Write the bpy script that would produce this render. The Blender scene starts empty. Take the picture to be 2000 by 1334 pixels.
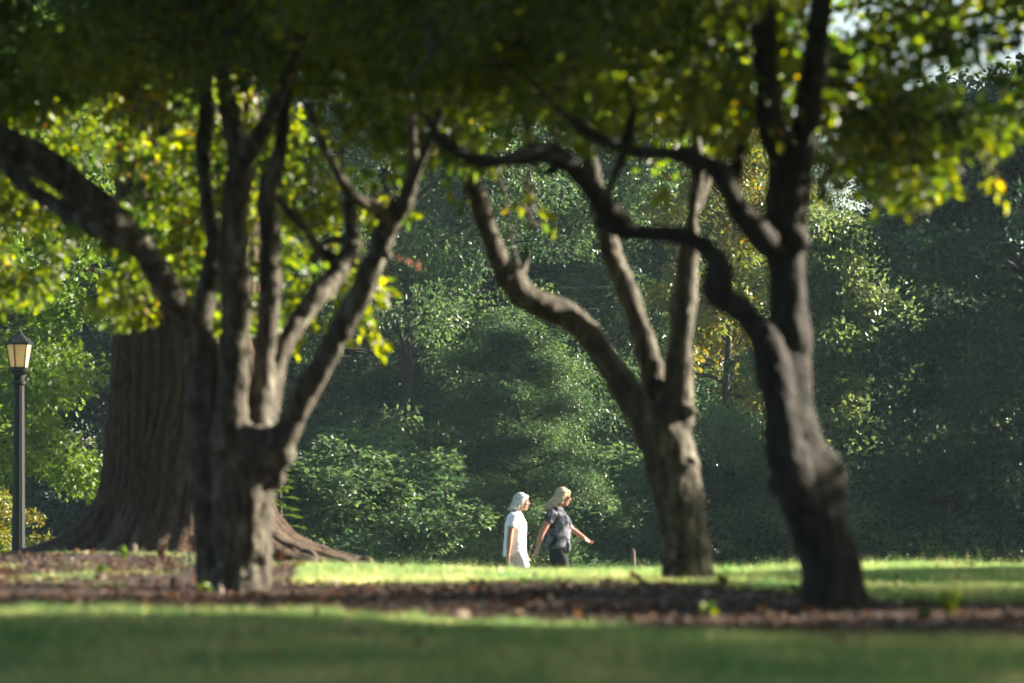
import bpy, math
import numpy as np
from mathutils import Vector, Matrix

R = math.radians
scene = bpy.context.scene
col = scene.collection

# ------------------------------------------------------------------ camera
CAM = Vector((0.0, 0.0, 0.60))
FPX = 2000 * 150.0 / 36.0
PITCH = math.atan((963 - 667) / FPX)
cd = bpy.data.cameras.new("camera")
cam = bpy.data.objects.new("camera", cd)
col.objects.link(cam)
cam.location = CAM
cam.rotation_euler = (R(90) + PITCH, 0, 0)
cd.lens = 150.0
cd.sensor_width = 36.0
cd.clip_start = 0.1
cd.clip_end = 3000
cd.dof.use_dof = True
cd.dof.focus_distance = 98.0
cd.dof.aperture_fstop = 2.8
scene.camera = cam

# ------------------------------------------------------------------ sky + sun
SUN_AZ = 17.0
SUN_EL = 22.0
w = bpy.data.worlds.new("World")
scene.world = w
w.use_nodes = True
nt = w.node_tree
sky = nt.nodes.new("ShaderNodeTexSky")
sky.sky_type = 'NISHITA'
sky.sun_disc = False
sky.sun_elevation = R(SUN_EL)
sky.sun_rotation = R(90 - SUN_AZ)
sky.air_density = 1.0
sky.dust_density = 1.5
nt.links.new(sky.outputs[0], nt.nodes["Background"].inputs[0])
nt.nodes["Background"].inputs[1].default_value = 0.05
sd = bpy.data.lights.new("sun", 'SUN')
sd.energy = 5.0
sd.angle = R(0.5)
sd.color = (1.0, 0.90, 0.74)
sun = bpy.data.objects.new("sun", sd)
col.objects.link(sun)
SUND = Vector((math.cos(R(SUN_EL)) * math.cos(R(SUN_AZ)), math.cos(R(SUN_EL)) * math.sin(R(SUN_AZ)), math.sin(R(SUN_EL))))
sun.rotation_euler = SUND.to_track_quat('Z', 'Y').to_euler()
sun.location = (20, 15, 30)
scene.view_settings.view_transform = 'Standard'
scene.view_settings.look = 'None'
scene.view_settings.gamma = 1.0
scene.view_settings.use_curve_mapping = False
scene.view_settings.exposure = 2.45
HAZE_DENSITY = 0.00021

cy = scene.cycles
cy.use_denoising = True
cy.max_bounces = 7
cy.diffuse_bounces = 2
cy.glossy_bounces = 2
cy.transmission_bounces = 5
cy.volume_bounces = 0
cy.sample_clamp_indirect = 6.0
cy.use_adaptive_sampling = True
cy.adaptive_threshold = 0.02

# ------------------------------------------------------------------ helpers
def at(px, py, D):
    """point at forward distance D seen at photo pixel px,py (2000 wide)"""
    u = (px - 1000) / FPX
    v = (667 - py) / FPX
    c, s = math.cos(PITCH), math.sin(PITCH)
    dy = c - v * s
    dz = s + v * c
    return Vector((u * D / dy, D, CAM.z + dz * D / dy))

def tag(o, label=None, cat=None, group=None, kind=None):
    if label: o['label'] = label
    if cat: o['category'] = cat
    if group: o['group'] = group
    if kind: o['kind'] = kind
    return o

def link(o, parent=None):
    col.objects.link(o)
    if parent is not None:
        o.parent = parent
    return o

def empty(name, loc, rz=0.0):
    o = bpy.data.objects.new(name, None)
    o.empty_display_size = 0.2
    o.location = loc
    o.rotation_euler = (0, 0, rz)
    return link(o)

def np_mesh(name, V, F, mat=None, smooth=False, attr=None):
    """V (n,3), F (m,k) arrays -> mesh"""
    V = np.ascontiguousarray(V, dtype=np.float32)
    F = np.ascontiguousarray(F, dtype=np.int32)
    m, k = F.shape
    me = bpy.data.meshes.new(name)
    me.vertices.add(len(V)); me.vertices.foreach_set("co", V.ravel())
    me.loops.add(m * k); me.loops.foreach_set("vertex_index", F.ravel())
    me.polygons.add(m)
    me.polygons.foreach_set("loop_start", np.arange(0, m * k, k, dtype=np.int32))
    if smooth:
        me.polygons.foreach_set("use_smooth", np.ones(m, dtype=bool))
    me.update(calc_edges=True)
    if attr is not None:
        a = me.attributes.new("tint", 'FLOAT', 'FACE')
        a.data.foreach_set("value", np.ascontiguousarray(attr, dtype=np.float32))
    if mat: me.materials.append(mat)
    return me

def obj(name, me, parent=None, loc=None):
    o = bpy.data.objects.new(name, me)
    if loc is not None: o.location = loc
    return link(o, parent)

def py_mesh(name, V, F, mat=None, smooth=False):
    me = bpy.data.meshes.new(name)
    me.from_pydata([tuple(v) for v in V], [], F)
    me.update()
    if smooth:
        me.polygons.foreach_set("use_smooth", np.ones(len(me.polygons), dtype=bool))
    if mat: me.materials.append(mat)
    return me

def copy_tree(o, parent=None):
    c = o.copy()
    col.objects.link(c)
    c.parent = parent
    for ch in list(o.children):
        copy_tree(ch, c)
    return c

def catmull(P, n):
    """P (k,m) control rows -> resampled rows"""
    P = np.asarray(P, dtype=float)
    Q = np.vstack([2 * P[0] - P[1], P, 2 * P[-1] - P[-2]])
    out = []
    for i in range(len(P) - 1):
        p0, p1, p2, p3 = Q[i], Q[i + 1], Q[i + 2], Q[i + 3]
        for t in np.linspace(0, 1, n, endpoint=False):
            out.append(0.5 * ((2 * p1) + (-p0 + p2) * t + (2 * p0 - 5 * p1 + 4 * p2 - p3) * t * t + (-p0 + 3 * p1 - 3 * p2 + p3) * t ** 3))
    out.append(P[-1])
    return np.array(out)

class Tubes:
    """collects tubes; all quads + cap quads/tris via degenerate-free fans"""
    def __init__(s): s.V = []; s.F = []; s.n = 0
    def add(s, pts, rad, sides=8):
        pts = np.asarray(pts, float); rad = np.asarray(rad, float)
        k = len(pts)
        T = np.gradient(pts, axis=0)
        T /= np.linalg.norm(T, axis=1)[:, None] + 1e-9
        ref = np.array([0.0, 0, 1]) if abs(T[0][2]) < 0.9 else np.array([1.0, 0, 0])
        u = np.cross(T[0], ref); u /= np.linalg.norm(u)
        U = np.empty_like(pts); W = np.empty_like(pts)
        for i in range(k):
            u = u - T[i] * np.dot(u, T[i]); u /= np.linalg.norm(u) + 1e-9
            U[i] = u; W[i] = np.cross(T[i], u)
        a = np.linspace(0, 2 * np.pi, sides, endpoint=False)
        ring = pts[:, None, :] + rad[:, None, None] * (np.cos(a)[None, :, None] * U[:, None, :] + np.sin(a)[None, :, None] * W[:, None, :])
        s.V.append(ring.reshape(-1, 3))
        s.V.append(np.array([pts[0], pts[-1]]))
        b = s.n
        for i in range(k - 1):
            for j in range(sides):
                j2 = (j + 1) % sides
                s.F.append((b + i * sides + j, b + i * sides + j2, b + (i + 1) * sides + j2, b + (i + 1) * sides + j))
        c0 = b + k * sides; c1 = c0 + 1
        for j in range(sides):
            j2 = (j + 1) % sides
            s.F.append((c0, b + j2, b + j))
            s.F.append((c1, b + (k - 1) * sides + j, b + (k - 1) * sides + j2))
        s.n += k * sides + 2
    def ball(s, c, r, rot=None, nu=14, nv=9):
        c = np.asarray(c, float); r = np.broadcast_to(np.asarray(r, float), (3,))
        V = [(0, 0, 1)]
        for i in range(1, nv):
            ph = math.pi * i / nv
            for j in range(nu):
                th = 2 * math.pi * j / nu
                V.append((math.sin(ph) * math.cos(th), math.sin(ph) * math.sin(th), math.cos(ph)))
        V.append((0, 0, -1))
        V = np.array(V) * r
        if rot is not None: V = V @ np.array(rot.to_3x3()).T
        b = s.n
        s.V.append(V + c)
        for j in range(nu):
            s.F.append((b, b + 1 + j, b + 1 + (j + 1) % nu))
            e = b + 1 + (nv - 2) * nu
            s.F.append((b + 1 + (nv - 1) * nu, e + (j + 1) % nu, e + j))
        for i in range(nv - 2):
            for j in range(nu):
                p = b + 1 + i * nu; q = p + nu
                s.F.append((p + j, q + j, q + (j + 1) % nu, p + (j + 1) % nu))
        s.n += len(V)
    def loft(s, secs, sides=28):
        """secs: list of (cx,cy,cz,rx,ry) horizontal superellipse sections"""
        b = s.n; k = len(secs); V = []
        for (cx, cy_, cz, rx, ry) in secs:
            for j in range(sides):
                a = 2 * math.pi * j / sides
                V.append((cx + rx * math.cos(a), cy_ + ry * math.sin(a), cz))
        V.append(secs[0][:3]); V.append(secs[-1][:3])
        s.V.append(np.array(V, float))
        for i in range(k - 1):
            for j in range(sides):
                j2 = (j + 1) % sides
                s.F.append((b + i * sides + j, b + i * sides + j2, b + (i + 1) * sides + j2, b + (i + 1) * sides + j))
        for j in range(sides):
            j2 = (j + 1) % sides
            s.F.append((b + k * sides, b + j2, b + j))
            s.F.append((b + k * sides + 1, b + (k - 1) * sides + j, b + (k - 1) * sides + j2))
        s.n += len(V)
    def mesh(s, name, mat, smooth=True):
        return py_mesh(name, np.vstack(s.V), s.F, mat, smooth)

def fuse(name, T, mat, parent, voxel, smooth=6, disp=None, loc=None, decimate=None):
    """one continuous skin round overlapping volumes"""
    me = T.mesh(name, None)
    tmp = obj(name, me)
    m = tmp.modifiers.new("r", 'REMESH'); m.mode = 'VOXEL'; m.voxel_size = voxel; m.use_smooth_shade = True
    m = tmp.modifiers.new("s", 'SMOOTH'); m.factor = 0.5; m.iterations = smooth
    for (size, strength) in (disp or []):
        tx = bpy.data.textures.new("bumps", 'CLOUDS'); tx.noise_scale = size; tx.noise_depth = 3
        m = tmp.modifiers.new("d", 'DISPLACE'); m.texture = tx; m.strength = strength; m.mid_level = 0.5; m.texture_coords = 'LOCAL'
    if decimate:
        m = tmp.modifiers.new("c", 'DECIMATE'); m.ratio = decimate
    dg = bpy.context.evaluated_depsgraph_get()
    out = bpy.data.meshes.new_from_object(tmp.evaluated_get(dg))
    bpy.data.objects.remove(tmp); bpy.data.meshes.remove(me)
    out.name = name
    out.materials.clear(); out.materials.append(mat)
    out.polygons.foreach_set("use_smooth", np.ones(len(out.polygons), dtype=bool))
    return obj(name, out, parent, loc)

def vnoise(x, y, px=None, seed=0):
    """2-D value noise, periodic in x with period px"""
    rng = np.random.default_rng(seed)
    tab = rng.random((512, 512))
    xi = np.floor(x).astype(int); yi = np.floor(y).astype(int)
    fx = x - xi; fy = y - yi
    fx = fx * fx * (3 - 2 * fx); fy = fy * fy * (3 - 2 * fy)
    def g(a, b):
        if px: a = a % px
        return tab[a % 512, b % 512]
    return (g(xi, yi) * (1 - fx) + g(xi + 1, yi) * fx) * (1 - fy) + (g(xi, yi + 1) * (1 - fx) + g(xi + 1, yi + 1) * fx) * fy

# ------------------------------------------------------------------ materials
def new_mat(name):
    m = bpy.data.materials.new(name); m.use_nodes = True
    n = m.node_tree.nodes; n.clear()
    return m, n, m.node_tree.links

def leaf_mat(name, stops, trans=0.45, rough=0.45, boost=1.5, spec=0.5):
    m, n, l = new_mat(name)
    out = n.new("ShaderNodeOutputMaterial")
    at_ = n.new("ShaderNodeAttribute"); at_.attribute_name = "tint"
    rp = n.new("ShaderNodeValToRGB")
    while len(rp.color_ramp.elements) < len(stops): rp.color_ramp.elements.new(0.5)
    for e, (p, c) in zip(rp.color_ramp.elements, stops):
        e.position = p; e.color = (*c, 1)
    l.new(at_.outputs["Fac"], rp.inputs[0])
    b = n.new("ShaderNodeBsdfPrincipled"); b.inputs["Roughness"].default_value = rough
    b.inputs["Specular IOR Level"].default_value = spec
    l.new(rp.outputs[0], b.inputs["Base Color"])
    hs = n.new("ShaderNodeHueSaturation"); hs.inputs["Value"].default_value = boost; hs.inputs["Saturation"].default_value = 1.1
    hs.inputs["Hue"].default_value = 0.490
    l.new(rp.outputs[0], hs.inputs["Color"])
    t = n.new("ShaderNodeBsdfTranslucent"); l.new(hs.outputs[0], t.inputs[0])
    mx = n.new("ShaderNodeMixShader"); mx.inputs[0].default_value = trans
    l.new(b.outputs[0], mx.inputs[1]); l.new(t.outputs[0], mx.inputs[2]); l.new(mx.outputs[0], out.inputs[0])
    return m

def bark_mat(name, dark, light, scale=(9, 9, 2.2), bump=0.6, patch=None, dist=0.02):
    m, n, l = new_mat(name)
    out = n.new("ShaderNodeOutputMaterial")
    tc = n.new("ShaderNodeTexCoord")
    mp = n.new("ShaderNodeMapping"); mp.inputs["Scale"].default_value = scale
    l.new(tc.outputs["Object"], mp.inputs[0])
    nz = n.new("ShaderNodeTexNoise"); nz.inputs["Scale"].default_value = 3.0; nz.inputs["Detail"].default_value = 8; nz.inputs["Roughness"].default_value = 0.65
    l.new(mp.outputs[0], nz.inputs["Vector"])
    rp = n.new("ShaderNodeValToRGB")
    rp.color_ramp.elements[0].position = 0.35; rp.color_ramp.elements[0].color = (*dark, 1)
    rp.color_ramp.elements[1].position = 0.68; rp.color_ramp.elements[1].color = (*light, 1)
    l.new(nz.outputs[0], rp.inputs[0])
    base = rp.outputs[0]
    if patch:
        n2 = n.new("ShaderNodeTexNoise"); n2.inputs["Scale"].default_value = 1.6; n2.inputs["Detail"].default_value = 5; n2.inputs["Roughness"].default_value = .7
        l.new(mp.outputs[0], n2.inputs["Vector"])
        r2 = n.new("ShaderNodeValToRGB"); r2.color_ramp.elements[0].position = 0.52; r2.color_ramp.elements[1].position = 0.68
        l.new(n2.outputs[0], r2.inputs[0])
        mx = n.new("ShaderNodeMix"); mx.data_type = 'RGBA'
        l.new(r2.outputs[0], mx.inputs[0]); l.new(base, mx.inputs[6]); mx.inputs[7].default_value = (*patch, 1)
        base = mx.outputs[2]
    b = n.new("ShaderNodeBsdfPrincipled"); b.inputs["Roughness"].default_value = 0.85
    b.inputs["Specular IOR Level"].default_value = 0.25
    l.new(base, b.inputs["Base Color"])
    bp = n.new("ShaderNodeBump"); bp.inputs["Strength"].default_value = bump; bp.inputs["Distance"].default_value = dist
    l.new(nz.outputs[0], bp.inputs["Height"]); l.new(bp.outputs[0], b.inputs["Normal"])
    l.new(b.outputs[0], out.inputs[0])
    return m

def noise_mat(name, c1, c2, scale=8, rough=0.8, bump=0.2, dist=0.01, spec=0.3, metal=0.0, detail=6):
    m, n, l = new_mat(name)
    out = n.new("ShaderNodeOutputMaterial")
    tc = n.new("ShaderNodeTexCoord")
    nz = n.new("ShaderNodeTexNoise"); nz.inputs["Scale"].default_value = scale; nz.inputs["Detail"].default_value = detail
    l.new(tc.outputs["Object"], nz.inputs["Vector"])
    rp = n.new("ShaderNodeValToRGB")
    rp.color_ramp.elements[0].position = 0.38; rp.color_ramp.elements[0].color = (*c1, 1)
    rp.color_ramp.elements[1].position = 0.64; rp.color_ramp.elements[1].color = (*c2, 1)
    l.new(nz.outputs[0], rp.inputs[0])
    b = n.new("ShaderNodeBsdfPrincipled"); b.inputs["Roughness"].default_value = rough
    b.inputs["Specular IOR Level"].default_value = spec; b.inputs["Metallic"].default_value = metal
    l.new(rp.outputs[0], b.inputs["Base Color"])
    if bump:
        bp = n.new("ShaderNodeBump"); bp.inputs["Strength"].default_value = bump; bp.inputs["Distance"].default_value = dist
        l.new(nz.outputs[0], bp.inputs["Height"]); l.new(bp.outputs[0], b.inputs["Normal"])
    l.new(b.outputs[0], out.inputs[0])
    return m

M = {}
M['leaf_front'] = leaf_mat('front_leaf', [(0, (.015, .040, .010)), (.4, (.046, .078, .010)), (.85, (.125, .142, .009)), (.965, (.20, .16, .02)), (.98, (.30, .12, .02)), (1, (.26, .07, .02))], trans=.5, rough=.42, boost=3.3)
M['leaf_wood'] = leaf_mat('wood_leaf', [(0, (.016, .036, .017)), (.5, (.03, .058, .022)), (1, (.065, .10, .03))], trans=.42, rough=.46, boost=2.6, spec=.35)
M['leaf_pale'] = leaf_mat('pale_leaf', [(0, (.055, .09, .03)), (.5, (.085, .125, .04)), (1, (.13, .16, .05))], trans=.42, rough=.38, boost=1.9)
M['leaf_dark'] = leaf_mat('dark_leaf', [(0, (.008, .022, .010)), (.5, (.014, .036, .013)), (1, (.03, .06, .016))], trans=.35, rough=.42, boost=2.2)  # also puts shade into the leaf colour of two wood trees at left
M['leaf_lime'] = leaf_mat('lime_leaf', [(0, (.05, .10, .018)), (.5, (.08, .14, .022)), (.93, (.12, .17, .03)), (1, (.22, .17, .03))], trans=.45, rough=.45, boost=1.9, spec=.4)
M['leaf_gold'] = leaf_mat('gold_leaf', [(0, (.05, .085, .02)), (.5, (.10, .12, .02)), (.85, (.18, .14, .02)), (1, (.22, .10, .02))], trans=.45, rough=.4, boost=1.9)
M['red_leaf'] = noise_mat('red_leaf', (.16, .045, .02), (.24, .07, .035), bump=0)
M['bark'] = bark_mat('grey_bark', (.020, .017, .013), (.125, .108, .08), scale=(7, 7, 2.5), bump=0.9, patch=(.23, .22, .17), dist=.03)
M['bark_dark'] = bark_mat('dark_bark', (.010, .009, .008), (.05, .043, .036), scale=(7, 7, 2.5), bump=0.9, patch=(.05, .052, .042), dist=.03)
M['oak_bark'] = bark_mat('oak_bark', (.018, .011, .006), (.09, .055, .029), scale=(9, 9, 3), bump=0.7, dist=.015)
M['root_bark'] = bark_mat('root_bark', (.035, .024, .016), (.14, .10, .07), scale=(12, 12, 8), bump=0.7, dist=.015)
M['wood_bark'] = bark_mat('wood_bark', (.025, .022, .018), (.07, .062, .05), bump=0.4)
M['twig'] = noise_mat('twig', (.05, .038, .028), (.09, .07, .05), bump=0)
M['grass'] = leaf_mat('grass_blade', [(0, (.014, .060, .016)), (.3, (.028, .092, .026)), (.68, (.13, .15, .055)), (1, (.38, .34, .17))], trans=.6, rough=.45, boost=3.2)
M['chip'] = leaf_mat('mulch_chip', [(0, (.014, .008, .005)), (.6, (.05, .026, .016)), (.92, (.09, .05, .032)), (1, (.16, .11, .075))], trans=.0, rough=.8, boost=1.0, spec=.2)
M['litter'] = leaf_mat('leaf_litter', [(0, (.04, .022, .013)), (.6, (.09, .045, .022)), (.9, (.16, .075, .025)), (1, (.24, .17, .10))], trans=.2, rough=.6, boost=1.4)
M['lawn_soil'] = noise_mat('lawn_soil', (.022, .05, .010), (.05, .09, .018), scale=3, bump=.5, dist=.02)
M['mulch'] = noise_mat('mulch', (.018, .010, .007), (.065, .034, .021), scale=14, bump=.9, dist=.03)

# ------------------------------------------------------------------ terrain
def ground(x, y):
    x = np.asarray(x, float); y = np.asarray(y, float)
    k = .0036; y0 = 30.0; smax = .040
    y1 = y0 + smax / (2 * k)
    z = np.where(y < y0, 0.0, np.where(y < y1, -k * (y - y0) ** 2, -k * (y1 - y0) ** 2 - smax * (y - y1)))
    z62 = -k * (y1 - y0) ** 2 - smax * (62 - y1)
    z = np.where(y > 62, z62 - .028 * (np.minimum(y, 120) - 62), z)
    z = z + .24 * np.exp(-(((x + 3.3) / 2.6) ** 2 + ((y - 38.5) / 4.2) ** 2))
    z = z + .02 * np.sin(x * 1.3 + .6) * np.sin(y * .55) * (np.abs(x) < 40)
    z = z + .012 * np.clip(x, 0, 3)*np.exp(-((y-34)/5.)**2)
    return z
def gz(x, y): return float(ground(x, y))

def near_edge(x): return np.interp(x, [-6, -2.7, -1.6, 0, .9, 1.5, 2.1, 6], [22.2, 21.4, 21.0, 20.3, 18.6, 17.5, 17.0, 16.4]) + .18 * np.sin(x * 5.1) + .1 * np.sin(x * 13 + 1)
def far_edge(x):
    f = np.interp(x, [-1.7, -1.45, 0, .96, 1.67, 1.98, 2.7, 6], [36.0, 27.9, 27.0, 26.5, 24.7, 23.0, 22.0, 21.2])
    f = np.where(x < -1.7, np.interp(x, [-9, -7, -5.2, -4.2, -1.7], [24, 30, 41, 43, 42]), f)
    return f + .15 * np.sin(x * 6.3 + 2)
def in_mulch(x, y, s=0.0): return (y > near_edge(x) + s) & (y < far_edge(x) - s)

def grid_sheet(name, xs, ys, mat, zoff=0.0, kind='structure', mask=None):
    X, Y = np.meshgrid(xs, ys)
    Z = ground(X, Y) + zoff
    V = np.stack([X, Y, Z], -1).reshape(-1, 3)
    nx, ny = len(xs), len(ys)
    i, j = np.meshgrid(np.arange(nx - 1), np.arange(ny - 1))
    a = (j * nx + i).ravel()
    F = np.stack([a, a + 1, a + nx + 1, a + nx], 1)
    o = obj(name, np_mesh(name, V, F, mat, True))
    tag(o, kind=kind)
    return o
xs = np.concatenate([np.linspace(-230, -12, 40), np.linspace(-11.5, 11.5, 90), np.linspace(12, 230, 40)])
ys = np.concatenate([np.linspace(-60, 6, 14), np.linspace(6.5, 60, 200), np.linspace(62, 130, 30), np.linspace(135, 380, 30)])
grid_sheet('lawn', xs, ys, M['lawn_soil'])
# mulch bed: a low raised sheet following the bed outline
bx = np.linspace(-7.5, 5.5, 300); nj = 90
BX = np.repeat(bx[None, :], nj, 0)
tt = np.linspace(0, 1, nj)[:, None]
BY = near_edge(BX) * (1 - tt) + far_edge(BX) * tt
edge = np.minimum(1, np.minimum(tt, 1 - tt) * 14)
BZ = ground(BX, BY) + .006 + edge * (.004 + .016 * vnoise(BX * 2.1 + 40, BY * 1.3, seed=5) + .010 * vnoise(BX * 7 + 60, BY * 5, seed=6))
V = np.stack([BX, BY, BZ], -1).reshape(-1, 3)
i, j = np.meshgrid(np.arange(299), np.arange(nj - 1)); a = (j * 300 + i).ravel()
mb = obj('mulch_bed', np_mesh('mulch_bed', V, np.stack([a, a + 1, a + 301, a + 300], 1), M['mulch'], True))
tag(mb, kind='structure')

# ------------------------------------------------------------------ leaves
def unit(a): return a / (np.linalg.norm(a, axis=1)[:, None] + 1e-9)
def leaves(name, C, Dr, Nm, L, W, mat, rng, fine=False, tint=None, fold=.25):
    """C centre(base), Dr leaf direction, Nm normal, L length, W width"""
    n = len(C)
    Dr = unit(Dr); Nm = unit(Nm - Dr * np.sum(Nm * Dr, 1)[:, None]); S = np.cross(Dr, Nm)
    L = L[:, None]; W = W[:, None]
    up = Nm * W * fold
    if tint is None: tint = rng.random(n)
    if not fine:
        V = np.stack([C, C + Dr * L * .5 + S * W * .5 + up, C + Dr * L, C + Dr * L * .5 - S * W * .5 + up], 1).reshape(-1, 3)
        b = np.arange(n)[:, None] * 4
        F = np.concatenate([b + [0, 1, 2], b + [0, 2, 3]], 1).reshape(-1, 3)
    else:
        droop = -Nm * L * .12
        V = np.stack([C, C + Dr * L * .28 + S * W * .45 + up, C + Dr * L * .66 + S * W * .40 + up + droop * .4, C + Dr * L + droop,
                      C + Dr * L * .66 - S * W * .40 + up + droop * .4, C + Dr * L * .28 - S * W * .45 + up], 1).reshape(-1, 3)
        b = np.arange(n)[:, None] * 6
        F = np.concatenate([b + [0, 1, 2, 3], b + [0, 3, 4, 5]], 1).reshape(-1, 4)
    return np_mesh(name, V, F, mat, False, np.repeat(tint, 2))

def clump_leaves(rng, centres, radii, per, flat=.6, L=(.12, .17), tree_c=None):
    """leaf bases for clumps: arrays C, D, N, L, W"""
    k = len(centres)
    num = np.maximum(4, (per * (radii / radii.mean()) ** 2).astype(int))
    n = int(num.sum())
    idx = np.repeat(np.arange(k), num)
    d = unit(rng.normal(size=(n, 3)))
    r = rng.random(n) ** .45
    off = d * r[:, None] * radii[idx][:, None]
    off[:, 2] *= flat
    C = centres[idx] + off
    out = unit(off + 1e-6)
    Nm = unit(np.array([0, 0, 1.]) * .7 + out * .5 + rng.normal(size=(n, 3)) * .75)
    D = unit(out * .8 + rng.normal(size=(n, 3)) * .6 + np.array([0, 0, -.35]))
    Ls = rng.uniform(L[0], L[1], n)
    W = Ls * rng.uniform(.55, .8, n)
    ct = rng.random(k)
    tint = np.clip(.55 * rng.random(n) + .45 * ct[idx], 0, 1)
    return C, D, Nm, Ls, W, tint

def wood_tree(name, seed, H, cr, base, nl, per, mat, Lf=(.13, .19), trunk_r=.22, top=.95, profile=None, barkm='wood_bark', clr=(.4, 1.05), droop=0.0, sub=7):
    """tree at origin > trunk, crown. base = height where the foliage starts"""
    rng = np.random.default_rng(seed)
    root = empty(name, (0, 0, 0))
    T = Tubes()
    k = 9
    tz = np.linspace(-.3, H * top, k)
    tp = np.stack([np.cumsum(rng.normal(size=k)) * .09 * H / 10, np.cumsum(rng.normal(size=k)) * .09 * H / 10, tz], 1); tp[:2, :2] = 0
    tr = trunk_r * (1 - .85 * np.linspace(0, 1, k)); tr[0] *= 1.5
    T.add(tp, tr, 9)
    cs = []; rs = []
    for i in range(nl):
        t = (i + .5) / nl
        z = base + (H * top - base) * (t ** .9)
        p0 = np.array([np.interp(z, tz, tp[:, 0]), np.interp(z, tz, tp[:, 1]), z])
        pr = profile(t) if profile else (math.sin(math.pi * (.15 + .8 * t)) ** .6)
        Ln = cr * pr * rng.uniform(.72, 1.12)
        az = i * 2.39996 + rng.normal() * .3
        el = R(-8 + 62 * t ** 1.4 + rng.normal() * 8) - droop
        dv = np.array([math.cos(az) * math.cos(el), math.sin(az) * math.cos(el), math.sin(el)])
        s = np.linspace(0, 1, 6)[:, None]
        pl = p0 + dv * Ln * s + np.array([0, 0, 1]) * (Ln * .13 * np.sin(s * 3.0)) + rng.normal(size=(6, 3)) * .03 * Ln * s
        r0 = trunk_r * .42 * (1 - .6 * t)
        T.add(pl, r0 * (1 - .85 * s[:, 0]), 5)
        cs.append(pl[-1]); rs.append(rng.uniform(*clr))
        for q in range(sub):
            f = .15 + .83 * (q + rng.random()) / sub
            b0 = np.array([np.interp(f, s[:, 0], pl[:, c]) for c in range(3)])
            sd_ = 1 if q % 2 else -1
            side = np.array([-dv[1], dv[0], 0]) * sd_
            side /= np.linalg.norm(side) + 1e-6
            dd = dv * .55 + side * rng.uniform(.5, 1.0) + np.array([0, 0, rng.uniform(-.35, .45)])
            dd /= np.linalg.norm(dd)
            l2 = Ln * rng.uniform(.22, .42) * (1.15 - .5 * f) + .3
            e = b0 + dd * l2
            mid = b0 + dd * l2 * .5 + rng.normal(size=3) * .06
            T.add(np.array([b0, mid, e]), [r0 * .35, r0 * .22, r0 * .08], 4)
            cs.append(e); rs.append(rng.uniform(*clr))
            if rng.random() < .6:
                cs.append(mid + rng.normal(size=3) * .25); rs.append(rng.uniform(*clr) * .8)
    for q in range(int(nl * 2.2)):
        t = rng.random() ** .9; az = rng.uniform(0, 6.283)
        pr = profile(t) if profile else (math.sin(math.pi * (.15 + .8 * t)) ** .6)
        rr_ = cr * pr * rng.uniform(.3, .8); z = base + (H * top - base) * t + .3
        e = np.array([math.cos(az) * rr_, math.sin(az) * rr_, z])
        T.add(np.array([e * [.35, .35, 1] - [0, 0, .3], e * [.7, .7, 1] - [0, 0, .05], e]), [.03, .02, .008], 4)
        cs.append(e); rs.append(rng.uniform(*clr))
    obj('trunk', T.mesh('trunk', M[barkm]), root)
    cs = np.array(cs); rs = np.array(rs)
    C, D, N, Ls, W, tint = clump_leaves(rng, cs, rs, per, flat=.85, L=Lf)
    obj('crown', leaves('crown', C, D, N, Ls, W, mat, rng, tint=tint), root)
    return root

def place(o, px, D, rz=0, s=(1, 1, 1), dz=0):
    x = (px - 1000) / FPX * D
    o.location = (x, D, gz(x, D) + dz); o.rotation_euler = (0, 0, rz); o.scale = s
    return o

GB = 'trees of the wood behind the lawn'
# broad wood tree, source and copies
A = wood_tree('broadleaf_tree', 11, 17, 6.2, .5, 32, 300, M['leaf_wood'], Lf=(.11, .155), trunk_r=.2, profile=lambda t: .72 + .4 * math.sin(math.pi * min(1, t * 1.1)) if t < .9 else .45)
B = wood_tree('broadleaf_tree', 23, 15, 5.0, .3, 28, 300, M['leaf_wood'], Lf=(.11, .155), trunk_r=.26, profile=lambda t: .85 - .45 * t ** 1.5)
S = wood_tree('woodland_shrub', 31, 3.2, 1.9, .05, 13, 170, M['leaf_pale'], Lf=(.09, .14), trunk_r=.06, clr=(.3, .5), sub=4)
place(A, 800, 104, 1.6); place(B, 1290, 108, 1.0)
tag(A, 'broad hazy green tree directly behind the gap left of the walkers', 'tree', GB)
tag(B, 'tall green tree filling the gap between the middle and right trunks', 'tree', GB)
def cp(src, px, D, rz, s, label, dz=0, name=None, mat=None, group=GB, cat='tree'):
    o = copy_tree(src)
    place(o, px, D, rz, s, dz)
    tag(o, label, cat, group)
    if mat:
        for c in o.children:
            if c.name.startswith('crown'):
                c.material_slots[0].link = 'OBJECT'; c.material_slots[0].material = mat
    return o
cp(A, 1060, 118, 2.2, (1, 1, 1.05), 'tall hazy tree rising directly behind the two walkers')
cp(B, 560, 112, 3.1, (1.1, 1.1, 1.1), 'shaded green tree behind the right-hand stems of the leftmost small tree')
cp(A, 240, 112, 4.4, (1, 1, 1), 'tree in the gap between lamp post and oak trunk, shade put into its leaf colour', mat=M['leaf_dark'])  # darkness of the gap comes from the leaf colour
cp(B, 1030, 96, .4, (.55, .55, .42), 'low bushy green tree at the lawn edge just behind the walkers', mat=M['leaf_wood'])
cp(B, 1560, 117, 5.0, (.9, .9, .62), 'green tree behind the thick dark trunk of the rightmost tree')
cp(A, 1390, 136, 1.3, (.8, .8, .95), 'pale distant tree behind the golden foliage')
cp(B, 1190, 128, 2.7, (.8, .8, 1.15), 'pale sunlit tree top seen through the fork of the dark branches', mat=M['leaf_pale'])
cp(A, 700, 140, .9, (1.1, 1.1, 1.15), 'farthest tree above the broad hazy tree left of centre')
cp(A, 1850, 125, 3.6, (1, 1, .72), 'hazy tree low behind the dark overhanging tree at the right')
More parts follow.
